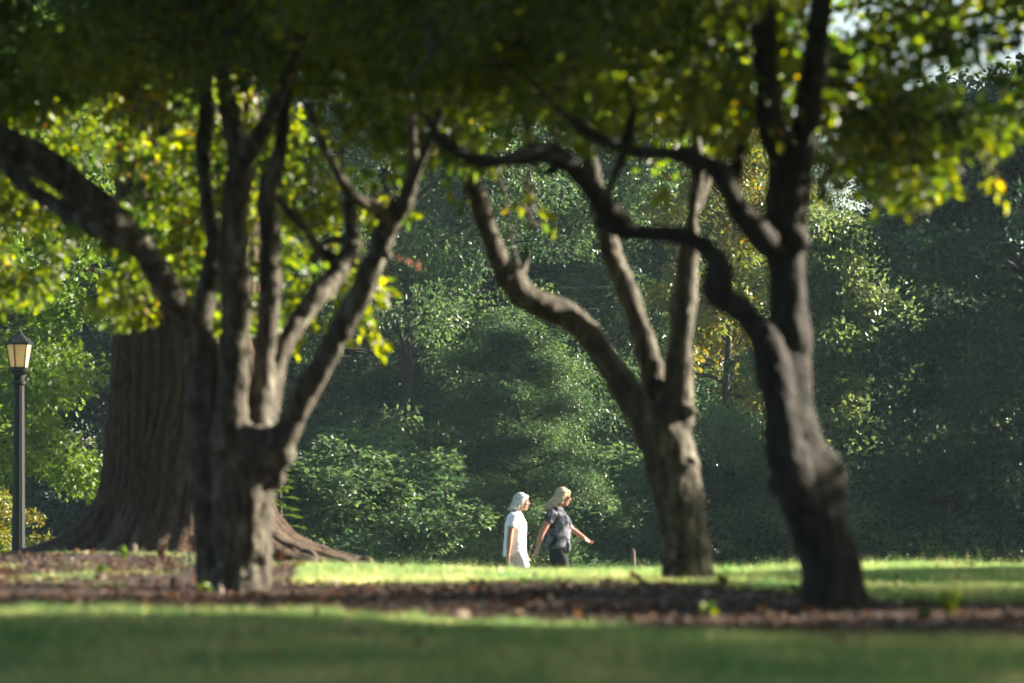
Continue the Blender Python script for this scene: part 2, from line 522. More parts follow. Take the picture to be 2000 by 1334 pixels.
cp(A, 60, 135, 5.2, (1, 1, 1.1), 'distant tree behind the lamp lantern, leaf colour darkened to stand for shade', mat=M['leaf_dark'])  # sun reaches this tree; dark leaves stand in for shade
# left sunlit tree behind the lamp
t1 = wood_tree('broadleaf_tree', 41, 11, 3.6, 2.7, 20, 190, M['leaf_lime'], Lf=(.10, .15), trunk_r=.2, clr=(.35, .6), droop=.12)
place(t1, -100, 74, .5); tag(t1, 'sunlit light green tree hanging over the lamp post', 'tree', GB)
# dark overhanging tree right
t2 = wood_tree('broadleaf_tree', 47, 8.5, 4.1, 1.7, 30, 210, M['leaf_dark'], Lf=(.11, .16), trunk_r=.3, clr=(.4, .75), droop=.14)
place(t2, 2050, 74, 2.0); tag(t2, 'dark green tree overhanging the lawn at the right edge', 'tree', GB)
# golden tree
t3 = wood_tree('golden_tree', 53, 10.5, 1.9, 4.3, 16, 120, M['leaf_gold'], Lf=(.10, .15), trunk_r=.14, clr=(.3, .5), sub=4)
place(t3, 1435, 92, 1.0); tag(t3, 'slender tree with golden yellow leaves beside the thick dark trunk', 'tree', GB)
# pale lit shrubs at right
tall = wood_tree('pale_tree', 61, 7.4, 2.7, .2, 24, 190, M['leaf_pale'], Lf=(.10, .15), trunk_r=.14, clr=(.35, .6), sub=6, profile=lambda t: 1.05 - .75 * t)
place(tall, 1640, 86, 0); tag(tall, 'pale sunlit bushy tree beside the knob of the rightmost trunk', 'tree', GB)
GS = 'shrubs along the far edge of the lawn'
place(S, 1775, 82, .4, (1.2, 1.2, .8)); tag(S, 'bright low shrub at the foot of the pale bushy tree', 'shrub', GS)
cp(S, 1900, 84, 2.2, (1.3, 1.3, .85), 'grey green shrub under the dark overhanging tree', group=GS, cat='shrub', mat=M['leaf_wood'])
cp(S, 2010, 80, 4.0, (1.2, 1.2, .95), 'shrub cut by the right edge of the picture', group=GS, cat='shrub')
cp(S, -75, 78, 1.0, (.75, .75, .62), 'brownish shrub standing behind the lamp post foot', group=GS, cat='shrub', mat=M['leaf_gold'])
cp(S, 1440, 88, 3.0, (1.5, 1.5, .9), 'dark low shrub between the middle and rightmost trunks', group=GS, cat='shrub', mat=M['leaf_wood'])
cp(S, 660, 88, 3.9, (1.5, 1.5, .9), 'dark low shrub beyond the end of the oak roots', group=GS, cat='shrub', mat=M['leaf_wood'])

# far wood that reads as one mass
rng = np.random.default_rng(77)
k = 900
cx = rng.uniform(-34, 34, k)
topz = np.interp(cx, [-34, 4, 9, 14, 34], [17, 17, 9, 8, 12])
cc = np.stack([cx, rng.uniform(150, 168, k), -3 + (topz + 3) * rng.random(k) ** .9], 1)
C, D, N, Ls, W, tint = clump_leaves(rng, cc, rng.uniform(.8, 1.7, k), 60, L=(.22, .34))
o = obj('far_woodland', leaves('far_woodland', C, D, N, Ls, W, M['leaf_wood'], rng, tint=tint)); tag(o, kind='stuff')

# ------------------------------------------------------------------ great oak
def build_oak():
    D = 40.0; x0 = (365 - 1000) / FPX * D
    z0 = gz(x0, D)
    root = empty('great_oak', (x0, D, z0))
    tag(root, 'massive old oak trunk with furrowed bark and spreading roots behind the leftmost small tree', 'tree')
    nt_, nz_ = 330, 220
    th = np.linspace(0, 2 * np.pi, nt_, endpoint=False)
    zz = np.concatenate([np.linspace(-.25, 1.2, 90), np.linspace(1.21, 9.0, nz_ - 90)])
    TH, Z = np.meshgrid(th, zz)
    lobes = .62 + .22 * np.cos(3 * TH + .4) + .25 * np.cos(5 * TH + 1.9) + .12 * np.cos(9 * TH) + .85 * np.exp(-((TH - np.pi) / .45) ** 2)
    zc = np.maximum(Z, -.05)
    Rr = .655 + .15 * np.exp(-zc / .55) * (1 + .25 * np.cos(5 * TH + 1.9)) + (.95 * np.exp(-zc / .15) + .22 * np.exp(-zc / .42)) * np.clip(lobes, .15, 2) - .018 * np.clip(Z - 1, 0, 9)
    warp = 2.2 * vnoise(TH / (2 * np.pi) * 10, Z * 1.1, 10, 3) + .5 * vnoise(TH / (2 * np.pi) * 40, Z * 3, 40, 8)
    u = TH / (2 * np.pi) * 46 + warp
    rid = np.abs(np.mod(u, 1) - .5) * 2
    rid = 1 - rid ** 2.2
    brk = vnoise(TH / (2 * np.pi) * 92, Z * 5.5, 92, 4)
    Rr = Rr + .065 * rid * (.55 + .6 * brk) + .02 * vnoise(TH / (2 * np.pi) * 160, Z * 14, 160, 7)
    V = np.stack([Rr * np.cos(TH), Rr * np.sin(TH), Z], -1).reshape(-1, 3)
    i, j = np.meshgrid(np.arange(nt_), np.arange(nz_ - 1))
    i = i.ravel(); j = j.ravel(); i2 = (i + 1) % nt_
    F = np.stack([j * nt_ + i, j * nt_ + i2, (j + 1) * nt_ + i2, (j + 1) * nt_ + i], 1)
    obj('trunk', np_mesh('trunk', V, F, M['oak_bark'], True), root)
    rng = np.random.default_rng(5)
    def surf(t, z):
        lb = max(.15, .62 + .22 * math.cos(3 * t + .4) + .25 * math.cos(5 * t + 1.9) + .12 * math.cos(9 * t))
        return .655 + .15 * math.exp(-z / .55) + (.95 * math.exp(-z / .15) + .22 * math.exp(-z / .42)) * lb
    for q in range(34):
        t0 = R(rng.uniform(-95, 25)) if q < 28 else R(rng.uniform(-175, -110))
        T = Tubes()
        n = 16; zs = rng.uniform(.25, .62); pts = []; rad = []
        amp = rng.uniform(.04, .12); ph = rng.uniform(0, 6); r1 = rng.uniform(.022, .055)
        ext = rng.uniform(.15, .75)
        for a in np.linspace(0, 1, n):
            t = t0 + amp * math.sin(a * 7 + ph) + .25 * a * math.sin(ph)
            if a < .7:
                z = zs * (1 - a / .7) ** 1.4 + .03
                r = surf(t, z) + .01
            else:
                r = surf(t, .03) + .01 + ext * (a - .7) / .3
                z = .03 - .07 * (a - .7) / .3
            xw, yw = r * math.cos(t), r * math.sin(t)
            if a >= .7: z += gz(x0 + xw, D + yw) - z0
            pts.append((xw, yw, z + rng.normal() * .008)); rad.append(r1 * (.55 + .5 * math.sin(math.pi * min(1, a + .15))) * rng.uniform(.85, 1.15))
        rr = catmull(np.column_stack([pts, rad]), 3)
        T.add(rr[:, :3], np.maximum(rr[:, 3], .006), 8)
        obj('root', T.mesh('root', M['root_bark']), root)
    # limbs and crown, above the frame
    T = Tubes(); cs = []; rs = []
    for q in range(15):
        az = q * 2.4; z = 6.2 + q * .28; L = rng.uniform(4.0, 6.0)
        s = np.linspace(0, 1, 7)[:, None]
        dv = np.array([math.cos(az), math.sin(az), rng.uniform(.25, .9)])
        pl = np.array([0, 0, z]) + dv * L * s + rng.normal(size=(7, 3)) * .15 * s
        T.add(pl, .22 * (1 - .8 * s[:, 0]), 7)
        for h in range(11):
            f = rng.uniform(.35, 1)
            c = np.array([np.interp(f, s[:, 0], pl[:, k]) for k in range(3)])
            e = c + rng.normal(size=3) * np.array([.9, .9, .6])
            T.add(np.array([c, e]), [.04, .012], 4)
            cs.append(e); rs.append(rng.uniform(.5, .85))
    obj('limbs', T.mesh('limbs', M['oak_bark']), root)
    C, Dd, N, Ls, W, tint = clump_leaves(rng, np.array(cs), np.array(rs), 150, L=(.12, .17))
    obj('crown', leaves('crown', C, Dd, N, Ls, W, M['leaf_wood'], rng, tint=tint), root)
    return root
build_oak()

# ------------------------------------------------------------------ small foreground trees
def small_tree(name, label, px0, D, branches, knobs, clump_sets, seed, bark, per=120, voxel=.016, extra_leaves=None):
    """branches: (list of (px,py,halfwidth)), depth offset at start, at end"""
    x0 = (px0 - 1000) / FPX * D
    z0 = gz(x0, D)
    root = empty(name, (x0, D, z0)); tag(root, label, 'tree', 'small many-stemmed trees in the mulch bed')
    o0 = np.array([x0, D, z0])
    T = Tubes(); skel = []
    for (pts, d0, d1) in branches:
        k = len(pts); rows = []
        for i, (a, b, hw) in enumerate(pts):
            dd = D + d0 + (d1 - d0) * i / (k - 1)
            p = at(a, b, dd); rows.append((p.x, p.y, p.z, hw / FPX * dd))
        rr = catmull(rows, 6)
        rr[:, :3] -= o0
        rr[:, 3] = np.maximum(rr[:, 3], .008)
        rr[:, 3] *= 1.04
        T.add(rr[:, :3], rr[:, 3], 14)
        skel.append(rr[len(rr) // 4:, :4])
    for (a, b, hw, dd) in knobs:
        p = at(a, b, D + dd); T.ball(np.array(p) - o0, hw / FPX * D * np.array([1, 1, .85]))
    fuse('trunk', T, bark, root, voxel, smooth=6, disp=[(.30, .05), (.10, .03), (.035, .012)])
    rng = np.random.default_rng(seed)
    sk = np.vstack(skel)
    # clumps: (n, centre, radii, rmin,rmax, zmin function)
    cs = []; rs = []
    for (n, c, rad, rr_, test, *tilt) in clump_sets:
        m = 0; guard = 0
        while m < n and guard < n * 40:
            guard += 1
            v = rng.normal(size=3); v /= np.linalg.norm(v)
            p = np.array(c) + v * rng.random() ** (1 / 2.6) * np.array(rad)
            if tilt: p[1] += tilt[0] * (p[0] - c[0])
            if test is not None and not test(p): continue
            cs.append(p - o0); rs.append(rng.uniform(*rr_)); m += 1
    cs = np.array(cs); rs = np.array(rs)
    # twigs: grow from the nearest wood to each clump, nearest clumps first so twigs fork
    TW = Tubes()
    d0 = np.min(np.linalg.norm(cs[:, None] - sk[None, ::3, :3], axis=2), 1)
    nodes = [tuple(r[:3]) for r in sk[::2]]
    for i in np.argsort(d0):
        A_ = np.array(nodes)
        dist = np.linalg.norm(A_ - cs[i], axis=1) + .6 * np.maximum(0, A_[:, 2] - cs[i][2])
        b = A_[np.argmin(dist)]
        l = np.linalg.norm(cs[i] - b)
        mid = (b + cs[i]) / 2 + rng.normal(size=3) * .07 * l + np.array([0, 0, .08 * l])
        rr = catmull([b, mid, cs[i]], 4)
        r0 = .010 + .008 * l
        TW.add(rr, np.linspace(r0, .004, len(rr)), 5)
        nodes += [tuple(r) for r in rr[3:]]
        for q in range(3):
            e = cs[i] + rng.normal(size=3) * rs[i] * .6
            TW.add(np.array([rr[-3], (rr[-3] + e) / 2 + rng.normal(size=3) * .02, e]), [.005, .004, .002], 3)
    o = tag(obj('twigs', TW.mesh('twigs', M['twig']), root), kind='stuff')
    C, Dd, N, Ls, W, tint = clump_leaves(rng, cs, rs, per, flat=.75, L=(.055, .085))
    N = unit((N + rng.normal(size=N.shape) * .4) * [1, 1, .45])
    c = obj('crown', leaves('crown', C, Dd, N, Ls, W * .95, M['leaf_front'], rng, fine=True, tint=tint), root)
    return root

def zb(xs_, zs_):
    """test: clump bottom above a world-space profile"""
    return lambda p: p[2] > np.interp(p[0], xs_, zs_) + .10 * math.sin(p[0] * 9.0 + p[1]) + .08 * math.sin(p[0] * 21 + 2)

left_tree = small_tree('small_tree', 'leftmost small tree with a fan of stems in front of the oak', 468, 26.0, [
    ([(468, 1175, 60), (470, 1100, 50), (474, 1000, 55), (480, 900, 60), (490, 830, 52)], 0, 0),
    ([(412, 1140, 26), (405, 1000, 32), (402, 900, 36), (404, 800, 40), (398, 720, 36), (388, 660, 32)], .12, .1),
    ([(520, 1165, 12), (505, 1100, 24), (500, 1000, 34), (500, 900, 40)], -.05, 0),
    ([(400, 690, 34), (345, 590, 27), (300, 520, 26), (250, 455, 27), (180, 392, 29), (90, 322, 32), (0, 275, 34), (-120, 225, 30), (-260, 120, 22)], .1, -.9),
    ([(255, 470, 22), (200, 452, 19), (130, 415, 17), (60, 370, 16), (0, 312, 16), (-80, 260, 12)], .0, .5),
    ([(398, 700, 24), (393, 630, 21), (408, 550, 20), (416, 480, 17), (404, 400, 16), (396, 300, 15), (404, 180, 13), (390, 20, 10)], .15, .9),
    ([(452, 880, 40), (452, 780, 31), (456, 700, 28), (461, 600, 30), (458, 500, 31), (460, 400, 28), (470, 320, 25), (450, 230, 20), (430, 80, 14), (420, -80, 10)], -.05, -.5),
    ([(470, 330, 18), (520, 240, 16), (560, 140, 14), (620, 0, 12)], -.3, -1.2),
    ([(512, 850, 34), (506, 800, 25), (514, 740, 22), (522, 650, 22), (526, 560, 22), (526, 450, 22), (522, 380, 20), (545, 300, 17), (560, 180, 13), (600, 20, 10)], 0, .3),
    ([(505, 860, 30), (535, 740, 20), (560, 670, 20), (610, 590, 20), (660, 535, 20), (690, 480, 20), (684, 420, 15), (678, 395, 14)], .1, .9),
    ([(668, 520, 12), (625, 485, 11), (590, 440, 9), (545, 390, 9), (520, 350, 8)], .7, .4),
    ([(678, 470, 11), (640, 470, 8), (610, 510, 6)], .7, 1.1),
    ([(518, 890, 40), (560, 838, 28), (610, 745, 25), (655, 660, 23), (700, 582, 23), (735, 505, 21), (748, 458, 21), (775, 415, 19), (800, 372, 13), (808, 300, 10), (800, 180, 8)], -.1, -.7),
    ([(760, 440, 16), (735, 410, 13), (690, 380, 11), (640, 300, 10), (600, 200, 8)], -.5, -1.0),
    ([(800, 372, 9), (850, 250, 8), (900, 120, 6)], -.7, -1.2),
], [(548, 888, 32, -.14), (528, 905, 36, -.10), (535, 935, 22, -.05), (510, 812, 26, 0), (757, 500, 13, -.5)], [
    (250, (-1.7, 26.0, 4.3), (3.3, 2.7, 1.75), (.25, .42), zb([-5, -3.2, -2.2, -1.2, -.4, .3, 2], [2.95, 2.9, 2.9, 2.8, 2.75, 2.85, 3.0])),
    (110, (-3.2, 30.3, 2.7), (1.8, .35, 1.2), (.14, .26), zb([-5, -3.3, -3.0, -2.6, -2.1, -1.5], [1.98, 1.95, 1.85, 1.95, 2.3, 2.5]), -.8),
    (44, (-1.75, 28.9, 2.4), (.9, .3, .8), (.13, .22), zb([-4, -2.3, -1.9, -1.4, -1.0], [2.1, 1.85, 1.6, 1.75, 2.1]), -.7),
    (7, (-1.18, 28.6, 1.95), (.42, .3, .22), (.09, .15), None),
    (5, (-2.6, 28.8, 1.85), (.22, .3, .14), (.09, .14), None),
    (5, (-.85, 27.8, 2.6), (.2, .3, .3), (.08, .14), None),
], 101, M['bark'])

mid_tree = small_tree('small_tree', 'middle small tree with pale curving limbs right of the walkers', 1343, 27.5, [
    ([(1344, 1158, 54), (1341, 1090, 47), (1330, 1000, 48), (1314, 920, 50), (1298, 850, 50), (1298, 800, 42)], 0, 0),
    ([(1385, 1150, 18), (1362, 1080, 26), (1345, 980, 30)], -.06, 0),
    ([(1278, 860, 36), (1238, 790, 29), (1192, 712, 26), (1150, 655, 26), (1105, 615, 27), (1060, 595, 26), (1012, 566, 26), (980, 520, 22), (950, 440, 19), (928, 375, 17), (908, 320, 14), (885, 230, 11), (880, 100, 9)], 0, -.6),
    ([(1296, 830, 34), (1272, 725, 23), (1246, 625, 21), (1215, 545, 21), (1190, 480, 21), (1172, 410, 18), (1155, 330, 16), (1140, 230, 13), (1150, 80, 9)], .05, .6),
    ([(1318, 830, 36), (1328, 710, 25), (1336, 600, 24), (1346, 500, 20), (1352, 420, 15), (1362, 330, 12), (1350, 200, 10), (1330, 50, 8)], 0, -.3),
    ([(1352, 440, 10), (1380, 350, 9), (1400, 250, 8), (1410, 120, 7)], -.2, .5),
    ([(1022, 572, 8), (1012, 520, 6), (996, 450, 5), (985, 380, 4)], -.35, .2),
    ([(1018, 560, 8), (1030, 480, 7), (1034, 400, 7), (1028, 330, 6)], -.35, -.1),
], [(1348, 803, 15, -.12), (1107, 600, 15, -.2), (1352, 900, 12, -.1)], [
    (210, (.8, 27.6, 4.45), (2.9, 2.3, 1.7), (.25, .42), zb([-2, -.4, .1, .5, 1.0, 1.4, 4], [2.9, 2.75, 2.85, 2.8, 3.1, 3.6, 3.9])),
    (5, (-.3, 27.2, 2.65), (.16, .2, .22), (.07, .13), None),
    (3, (.12, 27.2, 2.45), (.3, .2, .2), (.05, .07), None),
], 102, M['bark'])

right_tree = small_tree('small_tree', 'rightmost small tree with a thick dark knobbed trunk', 1625, 22.0, [
    ([(1628, 1200, 62), (1618, 1120, 54), (1600, 1030, 58), (1582, 960, 66), (1562, 890, 52), (1548, 800, 44), (1545, 700, 38), (1540, 600, 37), (1536, 520, 40), (1536, 440, 42), (1542, 360, 44), (1545, 300, 38)], 0, .1),
    ([(1690, 1185, 14), (1665, 1140, 26), (1640, 1060, 30)], -.05, 0),
    ([(1535, 320, 32), (1508, 250, 28), (1496, 150, 25), (1488, 30, 22), (1470, -100, 18), (1450, -260, 12)], .1, -1.3),
    ([(1552, 330, 32), (1575, 250, 27), (1588, 150, 25), (1602, 20, 22), (1630, -120, 18), (1660, -260, 12)], .1, -1.0),
    ([(1572, 1000, 34), (1548, 920, 40), (1530, 850, 36), (1514, 750, 33), (1494, 665, 30), (1450, 608, 27), (1396, 572, 25), (1402, 530, 30), (1386, 494, 20), (1345, 467, 17), (1270, 455, 15), (1210, 452, 13), (1165, 430, 10)], -.1, .1),
    ([(1240, 455, 14), (1200, 420, 20), (1165, 380, 20), (1125, 335, 19), (1080, 302, 17), (1010, 312, 14), (930, 312, 13), (850, 260, 9), (800, 160, 7)], .1, -.6),
    ([(1180, 395, 12), (1200, 345, 10), (1218, 300, 10), (1240, 200, 8)], 0, .4),
    ([(1100, 315, 12), (1060, 340, 10), (1040, 300, 9), (1010, 180, 8)], -.2, .4),
    ([(1520, 490, 32), (1478, 452, 26), (1436, 395, 23), (1404, 335, 19), (1340, 305, 15), (1220, 290, 13), (1120, 240, 10), (1020, 140, 8)], 0, -.5),
    ([(1425, 370, 15), (1448, 290, 13), (1455, 200, 11), (1430, 80, 9)], 0, .4),
    ([(1572, 200, 12), (1660, 120, 11), (1780, 60, 10), (1920, 0, 8), (2080, -20, 6)], .3, 1.4),
], [(1632, 925, 25, 0), (1612, 965, 36, 0), (1614, 1010, 34, 0), (1608, 900, 28, 0), (1520, 945, 26, 0), (1400, 556, 32, 0), (1555, 470, 30, 0), (1605, 900, 30, 0)], [
    (230, (1.1, 22.5, 3.75), (2.5, 2.4, 1.4), (.22, .38), lambda p: p[0] < 1.85 + .15 * math.sin(p[2] * 9) and p[2] > np.interp(p[0], [-2, -.6, 0, .5, 1.1, 1.3, 1.6, 1.9, 4], [2.95, 2.6, 2.5, 2.45, 2.5, 2.6, 2.45, 2.25, 2.1])),
    (34, (2.3, 22.2, 3.1), (.7, 1.0, .8), (.12, .24), zb([1.6, 2.0, 2.5], [2.4, 2.3, 2.1])),
    (26, (2.25, 23.4, 2.55), (.65, .7, .45), (.14, .24), zb([1.6, 2.0, 2.5], [2.2, 2.1, 1.95])),
    (4, (1.68, 22.6, 2.25), (.1, .2, .16), (.08, .12), None),
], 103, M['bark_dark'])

# neighbours of the same row, beside the frame: they throw the shade on the near lawn
def shade_copy(src, x, y, rz, s, label):
    o = copy_tree(src)
    o.location = (x, y, gz(x, y)); o.rotation_euler = (0, 0, rz); o.scale = (s, s, s)
    tag(o, label, 'tree', 'small many-stemmed trees in the mulch bed')
shade_copy(left_tree, 6.6, 20.0, 2.6, 1.05, 'nearer neighbour of the rightmost small tree, just outside the picture to the right')
shade_copy(mid_tree, 9.3, 17.4, 1.2, 1.15, 'farther neighbour of the rightmost small tree, outside the picture to the right')
shade_copy(right_tree, 5.6, 15.2, 4.0, 1.0, 'nearest of the trees outside the picture to the right')
big = wood_tree('broadleaf_tree', 71, 13, 6.0, 5.0, 24, 130, M['leaf_wood'], Lf=(.14, .2), trunk_r=.3)  # unseen high crowns added to cut sky light and shade the near lawn
big.location = (-6.5, 9.5, gz(-6.5, 9.5)); tag(big, 'high crowned sky blocker added outside the picture to the left of the near lawn', 'tree')
for (qx, qy, qr, ql) in [(3.4, 9.0, 1.0, 'high crowned sky blocker added beside the camera on the right'), (-2.0, 2.0, 2.0, 'high crowned sky blocker added close to the camera on the left'), (10.5, 13.0, 3.0, 'high crowned tree added to shade the near lawn from well to the right'), (14.5, 20.5, 4.0, 'high crowned tree added to shade the near lawn from farthest right')]:
    q = copy_tree(big); q.location = (qx, qy, 0); q.rotation_euler = (0, 0, qr); tag(q, ql, 'tree')
for i, (qx, qy) in enumerate([(-26, -14), (-12, -24), (4, -26), (19, -18), (-27, 6), (-24, 26)]):  # unseen trees added behind and left of the camera to block the sky
    q = copy_tree(A if i % 2 else B); q.location = (qx, qy, 0); q.rotation_euler = (0, 0, i * 1.3)
    tag(q, 'tall tree added to block sky light %s' % ['far behind the camera to the left', 'behind the camera', 'straight behind the camera', 'behind the camera to the right', 'far left of the camera', 'far left of the big oak'][i], 'tree')
q = copy_tree(A); place(q, 1000, 76.5, 1.0); q.location.x = 19.5; tag(q, 'tall tree outside the picture that shades the dark overhanging tree', 'tree')
sh = copy_tree(B); place(sh, 1000, 40, 2.0, (.45, .45, .27)); sh.location.x = 11.8; sh.location.y = 32.6
sh.location.z = gz(11.8, 32.6)
tag(sh, 'bushy tree outside the picture to the right that shades the lawn behind the trunks', 'tree')

shade_copy(left_tree, 12.6, 27.2, .6, 1.0, 'third tree in the row outside the picture to the right')
q = copy_tree(S); q.location = (9.0, 23.7, 0); q.scale = (.95, .95, .85); tag(q, 'shrub added outside the picture to the right to shade the strip beside the mulch', 'shrub')  # unseen shrub put in to shade a bright strip of ground
sun_blocker = wood_tree('broadleaf_tree', 83, 14.2, 4.6, 7.0, 22, 170, M['leaf_wood'], Lf=(.16, .24), trunk_r=.28)  # unseen blocker added to keep sun off the small tree crowns
sun_blocker.location = (9.4, 26.8, gz(9.4, 26.8)); tag(sun_blocker, 'high crowned sun blocker added outside the picture to the right to darken the small tree tops', 'tree')
# loose leaves one can pick out
lm = leaves('leaf', np.zeros((1, 3)), np.array([[1., 0, -.1]]), np.array([[0, .15, 1.]]), np.array([.075]), np.array([.05]), M['leaf_front'], rng, fine=True, tint=np.array([.8]))
lm2 = leaves('leaf', np.zeros((1, 3)), np.array([[1., 0, -.1]]), np.array([[0, .15, 1.]]), np.array([.075]), np.array([.05]), M['leaf_front'], rng, fine=True, tint=np.array([.96]))
lr = leaves('red_leaf', np.zeros((1, 3)), np.array([[1., 0, -.1]]), np.array([[0, .15, 1.]]), np.array([.085]), np.array([.055]), M['red_leaf'], rng, fine=True, tint=np.array([.5]))
rng = np.random.default_rng(9)
def spray(tree, pts, D, n, spread=14):
    """hanging twig with leaves; pts pixel polyline"""
    o0 = np.array(tree.location)
    P = catmull([tuple(at(a, b, D)) for a, b in pts], 5) - o0
    T = Tubes(); T.add(P, np.linspace(.006, .002, len(P)), 5)
    tw = obj('hanging_twig', T.mesh('hanging_twig', M['twig']), tree)
    for i in range(n):
        f = rng.uniform(.1, 1) * (len(P) - 1); q = int(min(f, len(P) - 2)); p = P[q] + (P[q + 1] - P[q]) * (f - q)
        l = obj('leaf', lm2 if rng.random() < .1 else lm, tw)
        l.location = p + rng.normal(size=3) * spread / FPX * D * .6
        l.rotation_euler = (rng.uniform(-1.3, 1.3), rng.uniform(.1, 1.3), rng.uniform(0, 6.28))
        s = rng.uniform(.8, 1.25); l.scale = (s, s, s)
for pts, n in [([(640, 560), (690, 600), (725, 640), (740, 690)], 26), ([(600, 600), (640, 640), (700, 670), (750, 660)], 22),
               ([(240, 560), (235, 600), (260, 635)], 14), ([(250, 570), (280, 600), (300, 625)], 14), ([(560, 600), (575, 650), (590, 680)], 12)]:
    spray(left_tree, pts, 28.6, n)
for pts, n in [([(880, 240), (905, 300), (915, 345)], 14), ([(1010, 340), (1050, 400), (1075, 430)], 5), ([(870, 320), (878, 370), (880, 390)], 6)]:
    spray(mid_tree, pts, 27.0, n, 10)
for pts, n in [([(1630, 210), (1645, 290), (1665, 350)], 20), ([(1700, 180), (1740, 250), (1760, 320)], 14), ([(1290, 330), (1300, 380), (1305, 430)], 5),
               ([(1900, 250), (1940, 320), (1950, 380)], 16)]:
    spray(right_tree, pts, 22.8, n)
for (a, b) in [(776, 500), (792, 508), (814, 512)]:
    l = obj('red_leaf', lr, left_tree); l.location = np.array(at(a, b, 25.3)) - np.array(left_tree.location)
    l.rotation_euler = (rng.uniform(.6, 1.3), rng.uniform(.2, 1.2), rng.uniform(-.8, .8)); l.scale = (.62, .7, .7)

# ------------------------------------------------------------------ grass, mulch chips, litter
def blades(name, X, Y, h, wd, mat, tint, lean=.5, rng=None):
    n = len(X); Z = ground(X, Y) - .004
    az = rng.uniform(0, 2 * np.pi, n)
    C = np.stack([X, Y, Z], 1); s = np.stack([np.cos(az), np.sin(az), np.zeros(n)], 1) * wd[:, None] * .5
    la = rng.uniform(0, 2 * np.pi, n); lr_ = rng.random(n) * lean * h
    tip = C + np.stack([np.cos(la) * lr_, np.sin(la) * lr_, h], 1)
    V = np.stack([C - s, C + s, tip], 1).reshape(-1, 3)
    F = np.arange(n * 3).reshape(-1, 3)
    return obj(name, np_mesh(name, V, F, mat, False, tint))
rng = np.random.default_rng(3)
def scatter(n, y0, y1, half=1.0):
    y = np.sqrt(rng.uniform(y0 ** 2, y1 ** 2, n)); x = rng.uniform(-1, 1, n) * (.13 * y * half + .25)
    return x, y
X, Y = scatter(480000, 11.5, 43)
X2, Y2 = scatter(130000, 26, 40)
X = np.concatenate([X, X2]); Y = np.concatenate([Y, Y2])
inm = in_mulch(X, Y, 0)
wild = in_mulch(X, Y, .0) & (X < -1.3) & (Y > 26.5) & (vnoise(X * 2 + 50, Y * 1.2, seed=2) > .64)
rag = inm & ~in_mulch(X, Y, .22) & (rng.random(len(X)) < .35)
keep = ~inm | (wild & (rng.random(len(X)) < .5)) | rag
X, Y = X[keep], Y[keep]
patch = .6 * vnoise(X * 1.4 + 30, Y * .9, seed=1) + .4 * vnoise(X * 5 + 30, Y * 2.2, seed=12)
h = (.018 + .050 * patch) * rng.uniform(.6, 1.3, len(X))
tall_ = rng.random(len(X)) < .012; h[tall_] *= 1.8
crest = (Y > 28.5) & (Y < 34) & (rng.random(len(X)) < .08); h[crest] *= rng.uniform(1.3, 2.1, int(crest.sum()))
tint = np.clip(.35 * rng.random(len(X)) + .35 * vnoise(X * 3 + 20, Y * 1.4, seed=9) + .3 * vnoise(X * 1.1 + 20, Y * .6, seed=10) , 0, 1)
tint[rng.random(len(X)) < .035] = .98
g = blades('grass', X, Y, h, rng.uniform(.004, .008, len(X)), M['grass'], tint, .8, rng)
tag(g, kind='stuff')

n = 14500
Y = rng.uniform(15.5, 42, n * 3); X = rng.uniform(-1, 1, n * 3) * (.13 * Y + .3)
kk = in_mulch(X, Y, -.05); X, Y = X[kk][:n], Y[kk][:n]; n = len(X)
az = rng.uniform(0, 6.28, n); L = rng.uniform(.015, .05, n); W = rng.uniform(.006, .016, n); H_ = rng.uniform(.004, .012, n)
tl = rng.normal(size=n) * .35
dx = np.stack([np.cos(az) * np.cos(tl), np.sin(az) * np.cos(tl), np.sin(tl)], 1); sy = np.stack([-np.sin(az), np.cos(az), rng.normal(size=n) * .3], 1)
up = unit(np.cross(dx, sy)); C = np.stack([X, Y, ground(X, Y) + .014 + .018 * rng.random(n)], 1)
V = []
for a in (-.5, .5):
    for b in (-.5, .5):
        for c in (-.5, .5):
            V.append(C + dx * (a * L)[:, None] + sy * (b * W)[:, None] + up * (c * H_)[:, None])
V = np.stack(V, 1).reshape(-1, 3); b = np.arange(n)[:, None] * 8
F = np.concatenate([b + [0, 1, 3, 2], b + [4, 6, 7, 5], b + [0, 4, 5, 1], b + [2, 3, 7, 6], b + [1, 5, 7, 3]], 1).reshape(-1, 4)
o = obj('mulch_chips', np_mesh('mulch_chips', V, F, M['chip'], False, np.repeat(rng.random(n), 5))); tag(o, kind='stuff')
n = 1500
Y = rng.uniform(15.5, 42, n * 3); X = rng.uniform(-1, 1, n * 3) * (.13 * Y + .3)
kk = in_mulch(X, Y, -.3); X, Y = X[kk][:n], Y[kk][:n]; n = len(X)
C = np.stack([X, Y, ground(X, Y) + .030], 1)
D_ = rng.normal(size=(n, 3)); D_[:, 2] *= .3; N_ = np.array([0, 0, 1.]) + rng.normal(size=(n, 3)) * .5
Ls = rng.uniform(.04, .09, n)
o = obj('leaf_litter', leaves('leaf_litter', C, D_, N_, Ls, Ls * .6, M['litter'], rng, tint=rng.random(n))); tag(o, kind='stuff')

n = 420
X, Y = scatter(n, 15, 34)
kk = ~in_mulch(X, Y, 0); X, Y = X[kk], Y[kk]; n = len(X)
C = np.stack([X, Y, ground(X, Y) + .035], 1)
D_ = rng.normal(size=(n, 3)); D_[:, 2] *= .3; N_ = np.array([0, 0, 1.]) + rng.normal(size=(n, 3)) * .6
Ls = rng.uniform(.035, .07, n)
o = obj('fallen_leaves', leaves('fallen_leaves', C, D_, N_, Ls, Ls * .6, M['litter'], rng, tint=.5 + .5 * rng.random(n))); tag(o, kind='stuff')

